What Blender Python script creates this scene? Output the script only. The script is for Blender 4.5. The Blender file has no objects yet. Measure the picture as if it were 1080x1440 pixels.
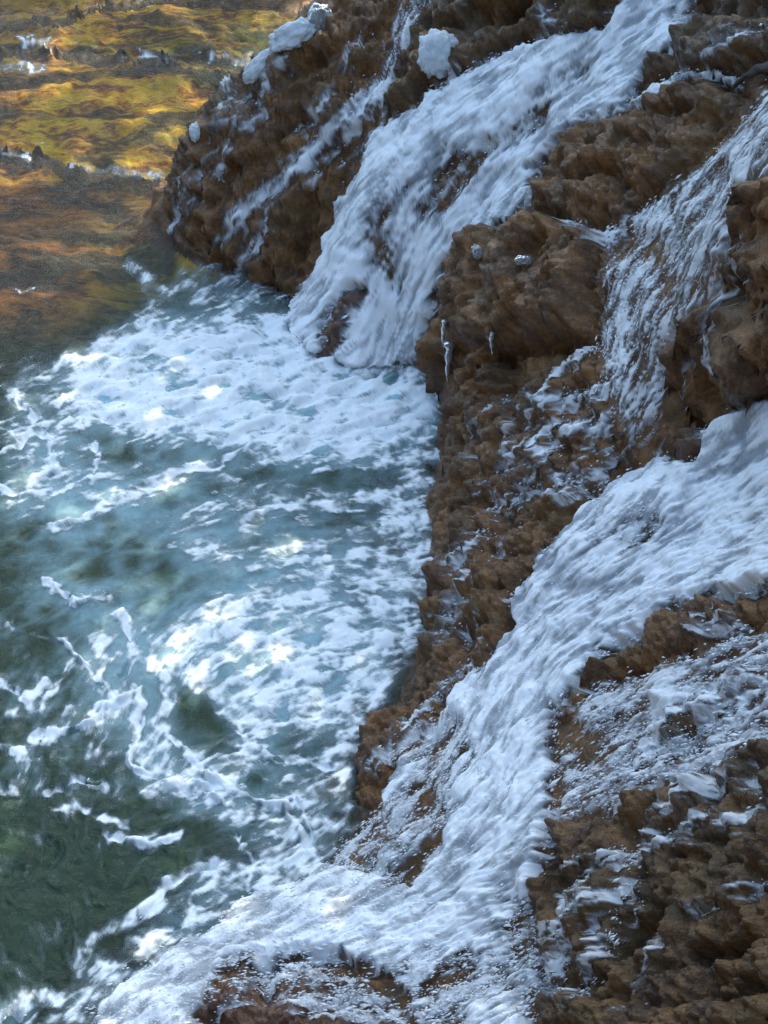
import bpy, math, random, time
import numpy as np
from mathutils import Vector

T0 = time.time()
RES = 1.0                      # mesh density (1 = final)
R = math.radians
C = bpy.context.scene
col = C.collection

# ------------------------------------------------------------------ camera
CAM_H, PITCH, FPX = 5.0, R(38.0), 2216.0        # focal length in photo pixels (1080 x 1440)
cam_d = bpy.data.cameras.new('camera')
cam = bpy.data.objects.new('camera', cam_d); col.objects.link(cam)
cam.location = (0, 0, CAM_H)
cam.rotation_euler = (R(90) - PITCH, 0, 0)
cam_d.sensor_fit = 'VERTICAL'; cam_d.sensor_height = 36.0
cam_d.lens = 36.0 * FPX / 1440.0
cam_d.clip_start = 0.05; cam_d.clip_end = 500
C.camera = cam

# ------------------------------------------------------------------ light
SUN_TO = np.array([0.36, 0.72, 0.62]); SUN_TO /= np.linalg.norm(SUN_TO)
w = bpy.data.worlds.new('World'); C.world = w; w.use_nodes = True
nt = w.node_tree; nt.nodes.clear()
sky = nt.nodes.new('ShaderNodeTexSky'); sky.sky_type = 'NISHITA'; sky.sun_disc = False
sky.dust_density = 2.0; sky.ozone_density = 0.7
sky.sun_elevation = math.asin(SUN_TO[2]); sky.sun_rotation = math.atan2(SUN_TO[0], SUN_TO[1])
bg = nt.nodes.new('ShaderNodeBackground'); bg.inputs['Strength'].default_value = 0.13
wo = nt.nodes.new('ShaderNodeOutputWorld')
tint = nt.nodes.new('ShaderNodeMix'); tint.data_type = 'RGBA'; tint.blend_type = 'MULTIPLY'; tint.inputs[0].default_value = 1.0
tint.inputs[7].default_value = (0.95, 1.04, 1.0, 1)                 # white balance
nt.links.new(sky.outputs[0], tint.inputs[6]); nt.links.new(tint.outputs[2], bg.inputs[0]); nt.links.new(bg.outputs[0], wo.inputs[0])
sun_d = bpy.data.lights.new('sun', 'SUN'); sun_d.energy = 4.0; sun_d.angle = R(0.5); sun_d.color = (1.0, 0.9, 0.74)
sun = bpy.data.objects.new('sun', sun_d); col.objects.link(sun)
sun.rotation_euler = Vector(SUN_TO).to_track_quat('Z', 'Y').to_euler()
sun.location = (4, 10, 12)

C.view_settings.view_transform = 'Standard'; C.view_settings.look = 'None'
C.view_settings.exposure = 2.35; C.view_settings.gamma = 1.0
C.render.engine = 'CYCLES'
C.cycles.use_denoising = True; C.cycles.denoiser = 'OPENIMAGEDENOISE'; C.cycles.denoising_input_passes = 'RGB_ALBEDO_NORMAL'; C.cycles.denoising_prefilter = 'NONE'; C.cycles.use_adaptive_sampling = False
C.cycles.sample_clamp_indirect = 2.5; C.cycles.sample_clamp_direct = 6.0
C.cycles.max_bounces = 8; C.cycles.diffuse_bounces = 2; C.cycles.transparent_max_bounces = 12
C.cycles.caustics_reflective = False; C.cycles.caustics_refractive = False

# ------------------------------------------------------------------ numeric helpers
def smooth(a, b, x):
    t = np.clip((x - a) / (b - a), 0, 1); return t * t * (3 - 2 * t)

def _hash(ix, iy, iz, seed):
    h = (ix.astype(np.uint32) * np.uint32(374761393) + iy.astype(np.uint32) * np.uint32(668265263)
         + iz.astype(np.uint32) * np.uint32(2147483647 & 1274126177) + np.uint32((seed * 974634777) & 0xffffffff))
    h = (h ^ (h >> np.uint32(13))) * np.uint32(1274126177)
    h = (h ^ (h >> np.uint32(16))) * np.uint32(2246822519)
    return h ^ (h >> np.uint32(15))

def _h01(ix, iy, iz, seed):
    return _hash(ix, iy, iz, seed).astype(np.float32) * np.float32(1.0 / 4294967295.0)

def vnoise(x, y, z, seed=0):
    """gradient noise, about -1..1"""
    ix = np.floor(x).astype(np.int32); iy = np.floor(y).astype(np.int32); iz = np.floor(z).astype(np.int32)
    fx = (x - ix).astype(np.float32); fy = (y - iy).astype(np.float32); fz = (z - iz).astype(np.float32)
    u = fx * fx * fx * (fx * (fx * 6 - 15) + 10); v = fy * fy * fy * (fy * (fy * 6 - 15) + 10); q = fz * fz * fz * (fz * (fz * 6 - 15) + 10)
    out = 0
    for dx in (0, 1):
        wx = u if dx else 1 - u
        for dy in (0, 1):
            wy = v if dy else 1 - v
            for dz in (0, 1):
                wz = q if dz else 1 - q
                h = _hash(ix + dx, iy + dy, iz + dz, seed)
                gx = (h & np.uint32(1023)).astype(np.float32) / 511.5 - 1
                gy = ((h >> np.uint32(10)) & np.uint32(1023)).astype(np.float32) / 511.5 - 1
                gz = ((h >> np.uint32(20)) & np.uint32(1023)).astype(np.float32) / 511.5 - 1
                out = out + wx * wy * wz * (gx * (fx - dx) + gy * (fy - dy) + gz * (fz - dz))
    return out * 1.3

def fbm(x, y, z, octv=4, seed=0, gain=0.5):
    a, f, s = 1.0, 1.0, 0
    for o in range(octv):
        s = s + a * vnoise(x * f, y * f, z * f, seed + o * 17); a *= gain; f *= 2.03
    return s

def worley(x, y, z, seed=0):
    ix = np.floor(x).astype(np.int32); iy = np.floor(y).astype(np.int32); iz = np.floor(z).astype(np.int32)
    f1 = np.full(x.shape, 9.0, np.float32)
    for dx in (-1, 0, 1):
        for dy in (-1, 0, 1):
            for dz in (-1, 0, 1):
                jx, jy, jz = ix + dx, iy + dy, iz + dz
                h = _hash(jx, jy, jz, seed)
                px = jx + (h & np.uint32(1023)).astype(np.float32) / 1023 - x
                py = jy + ((h >> np.uint32(10)) & np.uint32(1023)).astype(np.float32) / 1023 - y
                pz = jz + ((h >> np.uint32(20)) & np.uint32(1023)).astype(np.float32) / 1023 - z
                f1 = np.minimum(f1, px * px + py * py + pz * pz)
    return np.sqrt(f1)

def blur(a, k):
    """separable box blur twice, half width k cells"""
    for _ in range(2):
        for ax in (0, 1):
            p = np.pad(a, [(k + 1, k) if i == ax else (0, 0) for i in (0, 1)], mode='edge')
            c = np.cumsum(p, axis=ax, dtype=np.float64)
            n = a.shape[ax]
            hi = np.take(c, range(2 * k + 1, 2 * k + 1 + n), axis=ax); lo = np.take(c, range(0, n), axis=ax)
            a = ((hi - lo) / (2 * k + 1)).astype(np.float32)
    return a

cp, sp = math.cos(PITCH), math.sin(PITCH)
def to_world(px, py, z):
    """the point at height z seen at photo pixel (px, py)"""
    a = (px - 540) / FPX; b = (720 - py) / FPX
    dx, dy, dz = a, cp + b * sp, -sp + b * cp
    t = (z - CAM_H) / dz
    return dx * t, dy * t, z
def to_pixel(x, y, z):
    d = y * cp + (CAM_H - z) * sp
    return 540 + FPX * x / d, 720 - FPX * (y * sp - (CAM_H - z) * cp) / d

# ------------------------------------------------------------------ lay of the land: (px, py, height seen there[, height of the ground below the water])
CTRL = [
 # foot of the rocks along the pool
 (240,335,0),(330,378,0),(410,412,0),(430,470,0),(500,520,0),(560,508,0),(608,535,0),(622,610,0),(600,700,0),(604,760,0),(597,830,0),
 (590,900,0),(545,990,0),(512,1060,0),(490,1150,0),(430,1240,0),(330,1300,0),(230,1380,0),(150,1440,0),(60,1520,0),
 # pool floor
 (100,600,0,-.4),(300,560,0,-.35),(100,800,0,-.5),(300,800,0,-.5),(500,650,0,-.4),(450,800,0,-.45),(100,1000,0,-.5),(350,1000,0,-.5),
 (250,1150,0,-.5),(50,1200,0,-.5),(200,1280,0,-.35),(50,1400,0,-.35),(450,950,0,-.4),(-150,700,0,-.4),(-150,1100,0,-.5),(-150,1400,0,-.5),(420,1120,0,-.3),
 # shallow stream behind
 (50,450,0,-.13),(150,400,0,-.11),(100,300,0,-.09),(200,260,0,-.06),(50,240,0,-.06),(100,150,.06,.0),(250,150,.06,.0),(20,120,.06,.0),(-120,200,0,-.08),(-120,50,.1,.0),
 (100,30,.12,.06),(250,30,.12,.06),(370,20,.12,.06),(0,0,.12,.06),(100,-80,.2,.1),(320,-80,.2,.12),(-150,-80,.2,.1),(-150,350,0,-.10),
 # left outcrop
 (300,150,.75),(262,215,.5),(238,280,.2),(285,165,.7),(350,105,1.0),(430,35,1.2),(480,0,1.35),(400,250,.6),(330,300,.32),(400,330,.32),(450,200,.85),
 (450,330,.35),(520,100,1.2),(560,150,1.1),(600,0,1.5),(700,0,1.7),(850,0,1.95),(620,100,1.3),(760,60,1.6),
 # main cascade
 (970,0,2.05),(850,90,1.7),(750,150,1.4),(650,250,1.0),(600,330,.65),(520,300,.7),(560,430,.25),(480,400,.3),(700,290,.9),
 # central ridge
 (660,350,.72),(730,330,.95),(770,250,1.2),(830,190,1.5),(930,120,1.8),(1000,130,1.95),(900,230,1.6),(850,320,1.35),(800,400,1.1),(700,450,.75),(640,430,.5),
 (700,560,.5),(800,520,.95),(830,600,.9),(750,650,.6),(660,650,.28),(650,750,.2),(720,760,.42),(680,850,.3),(620,900,.13),(600,1000,.12),(560,1060,.08),
 # side cascade, right boulder, top right
 (1080,150,2.15),(1000,280,1.8),(920,380,1.45),(880,480,1.2),(890,600,1.0),(1060,280,2.1),(1060,450,1.75),(1000,500,1.45),(1000,590,1.2),(1040,50,2.2),(1080,0,2.35),
 # lower cascade
 (1070,600,1.4),(1000,680,1.15),(900,720,.95),(800,780,.65),(760,850,.5),(700,950,.32),(640,1000,.2),(1070,760,1.25),(950,820,.95),(850,900,.7),(760,1000,.5),
 (680,1100,.33),(600,1180,.2),(520,1240,.1),(600,1280,.2),(700,1200,.38),(450,1300,.07),(400,1370,.08),(400,1430,.15),(550,1380,.2),(600,1440,.28),
 # rocks at the lower right
 (900,920,.85),(1030,860,1.2),(1080,920,1.3),(950,1000,.98),(850,1050,.72),(1080,1070,1.35),(950,1130,1.0),(830,1170,.75),(790,1260,.6),(900,1250,.9),
 (1080,1250,1.35),(800,1400,.6),(950,1400,.95),(1080,1440,1.3),(770,1440,.55),
 # beyond the frame
 (1300,0,2.75),(1300,300,2.4),(1300,600,2.0),(1300,1000,1.8),(1300,1500,1.7),(1000,1600,1.1),(600,1600,.35),(700,-150,1.9),(1000,-150,2.4),(1300,-150,2.95),(640,-150,1.65),(300,1600,.05,-.15),
]
cpts = np.array([to_world(c[0], c[1], c[2])[:2] for c in CTRL])
cz = np.array([c[3] if len(c) > 3 else c[2] for c in CTRL], float)
# the back of the left outcrop falls away to the stream
for a_, b_, z_ in [(238,255,.2),(262,215,.5),(300,150,.75),(350,105,1.0),(430,35,1.2),(480,0,1.35),(540,-80,1.5)]:
    q_ = to_world(a_, b_, z_); cpts = np.concatenate([cpts, [(q_[0] - .30, q_[1] + .42)]]); cz = np.append(cz, -.08)
    if z_ > .7: cpts = np.concatenate([cpts, [(q_[0] - .10, q_[1] + 1.2)]]); cz = np.append(cz, -.06)
def _k(r2): return 0.5 * r2 * np.log(r2 + 1e-9)
def tps_fit(p, v, lam=0.004):
    n = len(p)
    d2 = ((p[:, None] - p[None]) ** 2).sum(-1)
    A = np.zeros((n + 3, n + 3)); A[:n, :n] = _k(d2) + lam * np.eye(n)
    A[:n, n] = 1; A[:n, n + 1:] = p; A[n, :n] = 1; A[n + 1:, :n] = p.T
    return np.linalg.solve(A, np.concatenate([v, np.zeros(3)]))
tw = tps_fit(cpts, cz)

# grid: even in angle below the horizon and in width over distance, so near ground gets the finer mesh
NR, NC = int(1000 * RES), int(900 * RES)
TH0, TH1, U0, U1 = R(17.2), R(64.0), -0.36, 0.36
th = np.linspace(TH0, TH1, NR); uu = np.linspace(U0, U1, NC)
gy = CAM_H / np.tan(th); gd = gy * cp + CAM_H * sp
X = (uu[None, :] * gd[:, None]).astype(np.float32)
Y = np.repeat(gy[:, None], NC, 1).astype(np.float32)
L = np.zeros((NR, NC), np.float64)
n = len(cpts)
for i in range(n):
    L += tw[i] * _k((X - cpts[i, 0]) ** 2 + (Y - cpts[i, 1]) ** 2)
L += tw[n] + tw[n + 1] * X + tw[n + 2] * Y
L = np.clip(L, -0.9, 4.0).astype(np.float32)

# level of the pool and of the two shallow steps of the stream behind it
def polyx(pts, x):
    p = np.array(sorted(pts)); return np.interp(x, p[:, 0], p[:, 1])
l1 = [to_world(a, b, .03)[:2] for a, b in [(-160,190),(-40,198),(0,203),(60,214),(100,226),(180,232),(245,232),(330,215)]]
l2 = [to_world(a, b, .09)[:2] for a, b in [(-160,58),(0,66),(80,64),(130,72),(200,74),(300,80),(345,84),(430,70)]]
l3 = [to_world(a, b, .13)[:2] for a, b in [(-160,30),(0,22),(90,20),(160,-5),(330,-20)]]
wob = vnoise(X * 4, Y * 4, X * 0, 5) * .05 + vnoise(X * 13, Y * 13, X * 0, 6) * .025
y1 = polyx(l1, X) + wob; y2 = polyx(l2, X) + wob; y3 = polyx(l3, X) + wob
W = .06 * smooth(-.03, .08, Y - y1) + .06 * smooth(-.04, .06, Y - y2) + .05 * smooth(-.04, .06, Y - y3)
W = W.astype(np.float32)
S = np.maximum(L, W)
PX, PY = to_pixel(X, Y, S)                       # where each ground point stands in the reference view
MPP = (Y * cp + (CAM_H - S) * sp) / FPX          # metres per photo pixel there
wpx = PX + 9 * vnoise(X * 9, Y * 9, S * 9, 31) + 5 * vnoise(X * 24, Y * 24, S * 24, 32)
wpy = PY + 9 * vnoise(X * 9, Y * 9, S * 9, 33) + 5 * vnoise(X * 24, Y * 24, S * 24, 34)

def sdist(poly, qx=None, qy=None, reach=60):
    """signed distance (photo pixels) to a polygon, positive inside"""
    qx = wpx if qx is None else qx; qy = wpy if qy is None else qy
    P = np.array(poly, np.float32)
    out = np.full(qx.shape, -1e3, np.float32)
    m = (qx > P[:, 0].min() - reach) & (qx < P[:, 0].max() + reach) & (qy > P[:, 1].min() - reach) & (qy < P[:, 1].max() + reach)
    x = qx[m]; y = qy[m]
    d2 = np.full(x.shape, 1e9, np.float32); ins = np.zeros(x.shape, bool)
    for i in range(len(P)):
        ax, ay = P[i]; bx, by = P[(i + 1) % len(P)]
        ex, ey = bx - ax, by - ay
        t = np.clip(((x - ax) * ex + (y - ay) * ey) / (ex * ex + ey * ey + 1e-9), 0, 1)
        d2 = np.minimum(d2, (x - ax - t * ex) ** 2 + (y - ay - t * ey) ** 2)
        if ay != by:
            c = (ay > y) != (by > y)
            ins ^= c & (x < (bx - ax) * (y - ay) / (by - ay) + ax)
    out[m] = np.where(ins, np.sqrt(d2), -np.sqrt(d2)); return out
def stroke(pts, qx=None, qy=None, reach=80):
    """distance (photo pixels) to a polyline whose points are (x, y, half width); returned as d / half width"""
    qx = wpx if qx is None else qx; qy = wpy if qy is None else qy
    P = np.array(pts, np.float32)
    out = np.full(qx.shape, 9.0, np.float32)
    m = (qx > P[:, 0].min() - reach) & (qx < P[:, 0].max() + reach) & (qy > P[:, 1].min() - reach) & (qy < P[:, 1].max() + reach)
    x = qx[m]; y = qy[m]; best = np.full(x.shape, 9.0, np.float32)
    for i in range(len(P) - 1):
        ax, ay, aw = P[i]; bx, by, bw = P[i + 1]
        ex, ey = bx - ax, by - ay
        t = np.clip(((x - ax) * ex + (y - ay) * ey) / (ex * ex + ey * ey + 1e-9), 0, 1)
        best = np.minimum(best, np.sqrt((x - ax - t * ex) ** 2 + (y - ay - t * ey) ** 2) / (aw + (bw - aw) * t))
    out[m] = best; return out

# ------------------------------------------------------------------ rocks: outline in the photograph, swell (m), width of the rounded shoulder (px), name, label
ROCKS = [
 ('rock_outcrop', [(480,-180),(465,0),(430,20),(400,45),(345,100),(300,130),(283,160),(258,200),(240,230),(231,270),(240,320),(248,342),(290,352),(330,378),(370,398),(405,412),(428,405),(442,370),(456,330),(467,290),(487,245),(492,215),(520,185),(535,150),(550,100),(575,60),(590,0),(600,-180)],
  .02, 24, 'big dark brown outcrop left of the main waterfall, pale ice along its upper edge', 'rock outcrop'),
 ('rock', [(600,-180),(597,0),(590,45),(578,80),(552,95),(546,150),(560,166),(590,150),(606,130),(640,112),(690,88),(740,62),(790,48),(850,35),(868,0),(880,-180)],
  .10, 26, 'dark brown rock under the round ice lump, left of the main waterfall head', 'rock'),
 ('rock', [(440,500),(452,470),(480,422),(500,405),(518,415),(506,448),(492,490),(460,522)],
  .06, 12, 'small reddish rock poking out of the main waterfall foot at the pool', 'rock'),
 ('rock_ridge', [(766,300),(764,245),(790,205),(830,182),(880,163),(925,132),(965,120),(1000,118),(1045,128),(1050,138),(1040,160),(1000,200),(960,242),(905,280),(880,308),(830,318)],
  .10, 34, 'upper slab of lumpy brown rock between the main waterfall and the right side cascade', 'rock ridge'),
 ('boulder', [(636,512),(622,534),(607,530),(608,505),(624,466),(634,440),(644,408),(655,368),(676,342),(720,332),(765,303),(800,316),(850,322),(846,380),(842,430),(838,478),(760,492),(705,502),(672,528),(655,552),(648,532)],
  .20, 30, 'bulging overhanging brown boulder with icicles, halfway down the ridge beside the main waterfall', 'boulder'),
 ('rock_outcrop', [(705,505),(838,482),(852,560),(880,622),(852,680),(802,740),(762,790),(716,850),(728,880),(692,930),(642,980),(602,1030),(556,1080),(520,1150),(498,1140),(510,1060),(528,1010),(570,970),(606,900),(606,860),(614,800),(616,750),(610,700),(620,660),(638,600),(652,555),(670,530)],
  .04, 26, 'long knobbly brown rock in the middle, sloping down to the foaming pool edge', 'rock'),
 ('rock', [(905,130),(925,98),(950,80),(970,40),(992,0),(1000,-180),(1430,-180),(1430,80),(1080,88),(1040,108),(980,96),(935,112)],
  .10, 22, 'dark shaded rock in the top right corner beside the main waterfall head', 'rock'),
 ('boulder', [(1036,280),(1055,262),(1080,252),(1430,220),(1430,520),(1080,558),(1020,578),(992,600),(985,578),(942,540),(946,490),(990,450),(1020,400),(1045,340)],
  .12, 24, 'brown boulder at the right edge with water trickling down, right of the side cascade', 'boulder'),
 ('rock', [(965,642),(968,618),(985,602),(1002,606),(992,634)],
  .07, 10, 'small dark wedge of rock at the very head of the lower right cascade', 'rock'),
 ('rock', [(798,1008),(830,965),(880,920),(950,865),(1000,850),(1062,838),(1068,870),(1000,892),(960,922),(890,944),(840,964),(812,1006)],
  .05, 16, 'long mossy olive brown rock island splitting the lower right cascade', 'rock'),
 ('rock', [(928,990),(1000,970),(1080,946),(1430,920),(1430,960),(1080,992),(1040,1022),(1000,1052),(930,1062),(880,1092),(862,1112),(848,1100),(920,1050),(950,1020)],
  .03, 14, 'low dark rock veiled by thin streaks of water, below the mossy island', 'rock'),
 ('rock_slope', [(778,1182),(785,1165),(850,1148),(930,1118),(1030,1098),(1080,1062),(1430,1030),(1430,1560),(740,1560),(748,1440),(770,1370),(764,1280),(755,1250),(774,1210)],
  .06, 26, 'large dark brown mossy rock slope filling the lower right corner', 'rock slope'),
 ('rock', [(283,1418),(320,1380),(350,1352),(420,1338),(500,1372),(545,1400),(570,1470),(560,1560),(280,1560)],
  .02, 20, 'reddish brown rock under a thin sheet of water at the bottom edge', 'rock'),
]
# ------------------------------------------------------------------ relief of the rock
GX = np.gradient(X, axis=1); 
def normals(P):
    du = np.gradient(P, axis=1); dv = np.gradient(P, axis=0)
    nn = np.cross(dv, du); nn /= (np.linalg.norm(nn, axis=-1, keepdims=True) + 1e-12)
    nn[nn[..., 2] < 0] *= -1
    return nn.astype(np.float32)
swell = np.zeros_like(L); rockm = np.zeros_like(L); lab = np.zeros(L.shape, np.int16)
edge = np.full(L.shape, -1e3, np.float32)
for i, (nm, poly, h, wd, *_r) in enumerate(ROCKS):
    d = sdist(poly)
    t = np.clip(d / wd, 0, 1)
    swell = np.maximum(swell, h * np.sqrt(np.clip(2 * t - t * t, 0, 1)))
    rockm = np.maximum(rockm, smooth(-14, 10, d))
    lab[(d > 0) & (lab == 0)] = i + 1
    edge = np.maximum(edge, d)
P0 = np.stack([X, Y, L], -1)
N0 = normals(np.stack([X, Y, blur(L, max(1, int(6 * RES)))], -1))
wx_ = X + .03 * vnoise(X * 7, Y * 7, L * 7, 71); wy_ = Y + .03 * vnoise(X * 7, Y * 7, L * 7, 72); wz_ = L + .03 * vnoise(X * 7, Y * 7, L * 7, 73)
big = fbm(X * 3.1, Y * 3.1, L * 3.4, 3, 1)
lump1 = 1 - worley(wx_ * 7, wy_ * 7, wz_ * 8, 11) ** 2
lump2 = 1 - worley(wx_ * 17, wy_ * 17, wz_ * 20, 12) ** 2
lump3 = 1 - worley(wx_ * 40 + lump2, wy_ * 40, wz_ * 44, 13) ** 2
fine = fbm(X * 60, Y * 60, L * 60, 3, 14)
ter = np.abs(((L + .05 * big + .3 * lump1 * .1) * 7.0) % 1.0 - .5) * 2
lump1 = lump1 - lump1.mean(); lump2 = lump2 - lump2.mean(); lump3 = lump3 - lump3.mean()
disp = .085 * big + .110 * lump1 + .068 * lump2 + .030 * lump3 + .008 * fine + .012 * (ter - .5)
soft = .045 * big + .04 * lump1 + .012 * lump2 - .02
under = smooth(-.25, .02, L)                     # smoother below the water
landisp = (rockm * (disp + swell) + (1 - rockm) * soft) * (.35 + .65 * under)
# the broken lips of the stream's two steps
lip = np.zeros_like(L)
for yl, s, hh in ((y1, 41, .085), (y2, 42, .095), (y3, 43, .09)):
    q = np.exp(-((Y - yl) / .12) ** 2)
    lip += q * hh * np.clip(.15 + 1.1 * vnoise(X * 5, Y * 5, X * 0, s) + .7 * vnoise(X * 14, Y * 14, X * 0, s + 5), 0, .85) * (1 + 2.2 * lump2 + 1.2 * lump3)
lip *= (PX < 420) & (PY < 330) & (L < .45)
CARVE = [(.20, [(648,520,12),(668,492,16),(700,480,12)]), (.10, [(726,352,7),(712,400,8),(694,450,9),(688,490,9)]), (.09, [(765,312,6),(810,326,6),(850,324,6)]), (.09, [(790,262,10),(840,256,10),(885,246,8)]), (.07, [(900,215,8),(950,208,9)]),
 (.08, [(880,175,6),(930,165,8),(975,160,6)]), (.10, [(795,1200,14),(800,1250,12)]), (.10, [(880,1345,14),(905,1310,12),(940,1290,8)]), (.10, [(1000,1355,12),(1060,1325,12)]), (.08, [(830,1400,14),(870,1385,10)]), (.08, [(960,1210,7),(1010,1215,8)]), (.08, [(1020,1420,10),(1080,1400,12)]),
 (.14, [(615,45,12),(680,32,14),(740,22,12)]), (.16, [(960,22,18),(1030,18,22),(1100,15,20)]), (.09, [(440,285,12),(420,340,12),(405,385,10)]), (.08, [(395,190,8),(440,165,8)]), (.08, [(400,105,8),(450,85,8)]), (.07, [(330,235,8),(300,290,8)]), (.09, [(560,125,8),(585,110,8)]),
 (.07, [(680,560,8),(740,548,6)]), (.06, [(640,640,8),(700,625,6)]), (.06, [(640,720,7),(690,705,7)]), (.06, [(620,780,8),(660,770,6)]), (.06, [(660,850,8),(710,835,6)]), (.10, [(1000,470,12),(975,520,14),(965,560,10)]), (.08, [(1060,400,10),(1080,450,12)]), (.07, [(870,960,8),(920,935,6)]), (.09, [(985,1030,8),(930,1052,8),(880,1080,8)])]
for c, pts in CARVE: landisp = landisp - c * rockm * np.exp(-(stroke(pts) ** 2) * .9)
P = P0 + N0 * landisp[..., None]
P[..., 2] += lip
LIPK = [((np.abs(Y - yl) < .10) & (PX > -80) & (PX < 400) & (L < .3) & (lab == 0)) for yl in (y1, y2, y3)]
LABLIP = LIPK[0] | LIPK[1] | LIPK[2]
print('relief', round(time.time() - T0, 1))

# ------------------------------------------------------------------ where white water runs over the rock: (outline, cover)
WATERS = [
 ('main', [(985,-180),(990,0),(970,40),(950,80),(920,100),(905,130),(870,165),(830,182),(790,205),(764,240),(760,290),(730,315),(690,335),(642,370),(626,410),(610,460),(605,520),(560,520),(500,530),(420,490),(400,450),(425,405),(450,370),(465,330),(480,280),(500,250),(525,190),(550,165),(590,155),(610,130),(640,112),(690,88),(740,62),(790,48),(850,35),(868,0),(880,-180)], .95),
 ('side', [(1430,90),(1080,130),(1045,160),(1012,200),(965,250),(905,290),(862,312),(836,330),(850,400),(840,480),(850,560),(880,620),(860,660),(930,642),(945,570),(940,490),(985,445),(1012,400),(1037,350),(1042,270),(1080,250),(1430,210)], .68),
 ('lower', [(1430,540),(1080,562),(1030,577),(992,606),(985,640),(960,652),(930,640),(900,660),(850,690),(805,740),(790,755),(755,790),(712,850),(728,880),(692,930),(642,970),(602,1030),(560,1080),(520,1150),(480,1180),(430,1240),(330,1270),(310,1300),(200,1370),(140,1440),(120,1560),(280,1560),(280,1440),(315,1385),(350,1350),(480,1350),(560,1395),(600,1470),(600,1560),(740,1560),(755,1440),(772,1360),(764,1260),(782,1180),(790,1090),(795,1005),(830,960),(870,915),(950,865),(1000,850),(1060,838),(1430,800)], .93),
 ('veil', [(790,1000),(850,960),(960,925),(1080,880),(1430,850),(1430,1020),(1080,1062),(1030,1095),(930,1115),(850,1145),(785,1165),(780,1100)], .66),
]
cov = np.zeros_like(L); wlab = np.zeros(L.shape, np.int16)
for i, (nm, poly, c) in enumerate(WATERS):
    d = sdist(poly)
    v = c * smooth(-12, 16, d)
    wlab[(v > cov)] = i + 1
    cov = np.maximum(cov, v)
# thin runs of water over the rocks: (label, cover, [(x, y, half width) ...])
RUNS = [
 ('left', .72, [(600,-30,18),(575,40,18),(555,95,14),(540,130,22),(500,165,26),(455,200,22),(430,235,20),(385,265,20),(345,300,18),(315,330,14)]),
 ('left', .50, [(400,240,20),(380,290,24),(365,330,20),(350,370,18)]),
 ('left', .50, [(395,90,16),(370,130,18),(335,175,22),(300,230,20),(265,280,18),(248,318,12)]),
 ('left', .42, [(510,60,14),(470,120,16),(430,180,14)]),
 ('left', .45, [(330,120,12),(310,200,14),(290,260,12)]),
 ('left', .5, [(530,180,20),(500,210,18),(480,240,14)]),
 ('main', .55, [(800,60,8),(776,20,8),(780,-20,8)]),
 ('side', .75, [(1040,116,7),(1000,110,10),(970,106,11),(945,122,10),(920,140,8),(885,160,6)]),
 ('side', .55, [(1080,60,10),(1040,70,16),(1000,84,16),(975,98,10)]),
 ('side', .55, [(850,330,10),(800,322,10),(815,320,6)]),
 ('side', .74, [(880,540,26),(830,560,14),(790,570,9),(755,560,7)]),
 ('side', .74, [(860,600,22),(820,610,12),(790,600,8),(770,630,8),(790,660,8),(800,690,8)]),
 ('side', .66, [(850,500,16),(810,520,8),(780,560,7),(745,600,7)]),
 ('side', .62, [(860,640,24),(830,680,22),(800,710,14),(770,700,7),(735,690,6)]),
 ('side', .62, [(790,660,10),(760,680,8),(720,720,6),(690,760,6)]),
 ('side', .46, [(740,640,34),(700,720,34),(660,800,30),(650,880,28)]), ('side', .5, [(720,560,10),(690,610,9),(650,660,8)]), ('side', .5, [(690,760,12),(650,830,12),(620,900,10)]),
 ('right', .58, [(1075,340,8),(1060,400,10),(1040,450,10),(1030,520,10)]),
 ('right', .50, [(1035,420,14),(1010,470,14),(985,520,14),(975,560,12)]),
 ('lower', .6, [(640,1000,24),(590,1040,26),(550,1090,22)]),
 ('lower', .48, [(720,900,22),(660,960,24),(600,1000,18)]),
 ('veil', .60, [(1080,1000,20),(1030,1040,18),(960,1070,22),(900,1110,16)]),
 ('veil', .56, [(1000,880,14),(1060,900,20)]),
 ('slope', .60, [(1080,1150,12),(1010,1180,14),(950,1195,18),(890,1215,18),(850,1235,20),(820,1290,24),(800,1340,20),(775,1400,18)]),
 ('slope', .53, [(1080,1110,14),(1000,1140,12),(930,1160,8)]),
 ('slope', .50, [(1080,1250,10),(1030,1275,9),(1000,1290,8)]),
 ('slope', .53, [(900,1260,16),(860,1300,16),(850,1370,12),(820,1420,14)]),
 ('slope', .52, [(960,1320,12),(920,1380,12),(900,1440,12)]),
 ('lower', .60, [(300,1410,16),(380,1372,26),(470,1385,34),(560,1440,40)]), ('lower', .52, [(420,1420,26),(500,1440,30)]),
]
RUNS += [('lower', .99, [(600,1275,44),(480,1300,44),(380,1325,36),(300,1350,30),(220,1395,30),(160,1440,34)])]
RN = {'main': 1, 'side': 2, 'lower': 3, 'veil': 4, 'left': 5, 'right': 2, 'slope': 6}
for nm, c, pts in RUNS:
    v = c * np.exp(-(stroke(pts) ** 2) * .7)
    wlab[(v > cov) & (v > .12)] = RN[nm]
    cov = np.maximum(cov, v)
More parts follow.
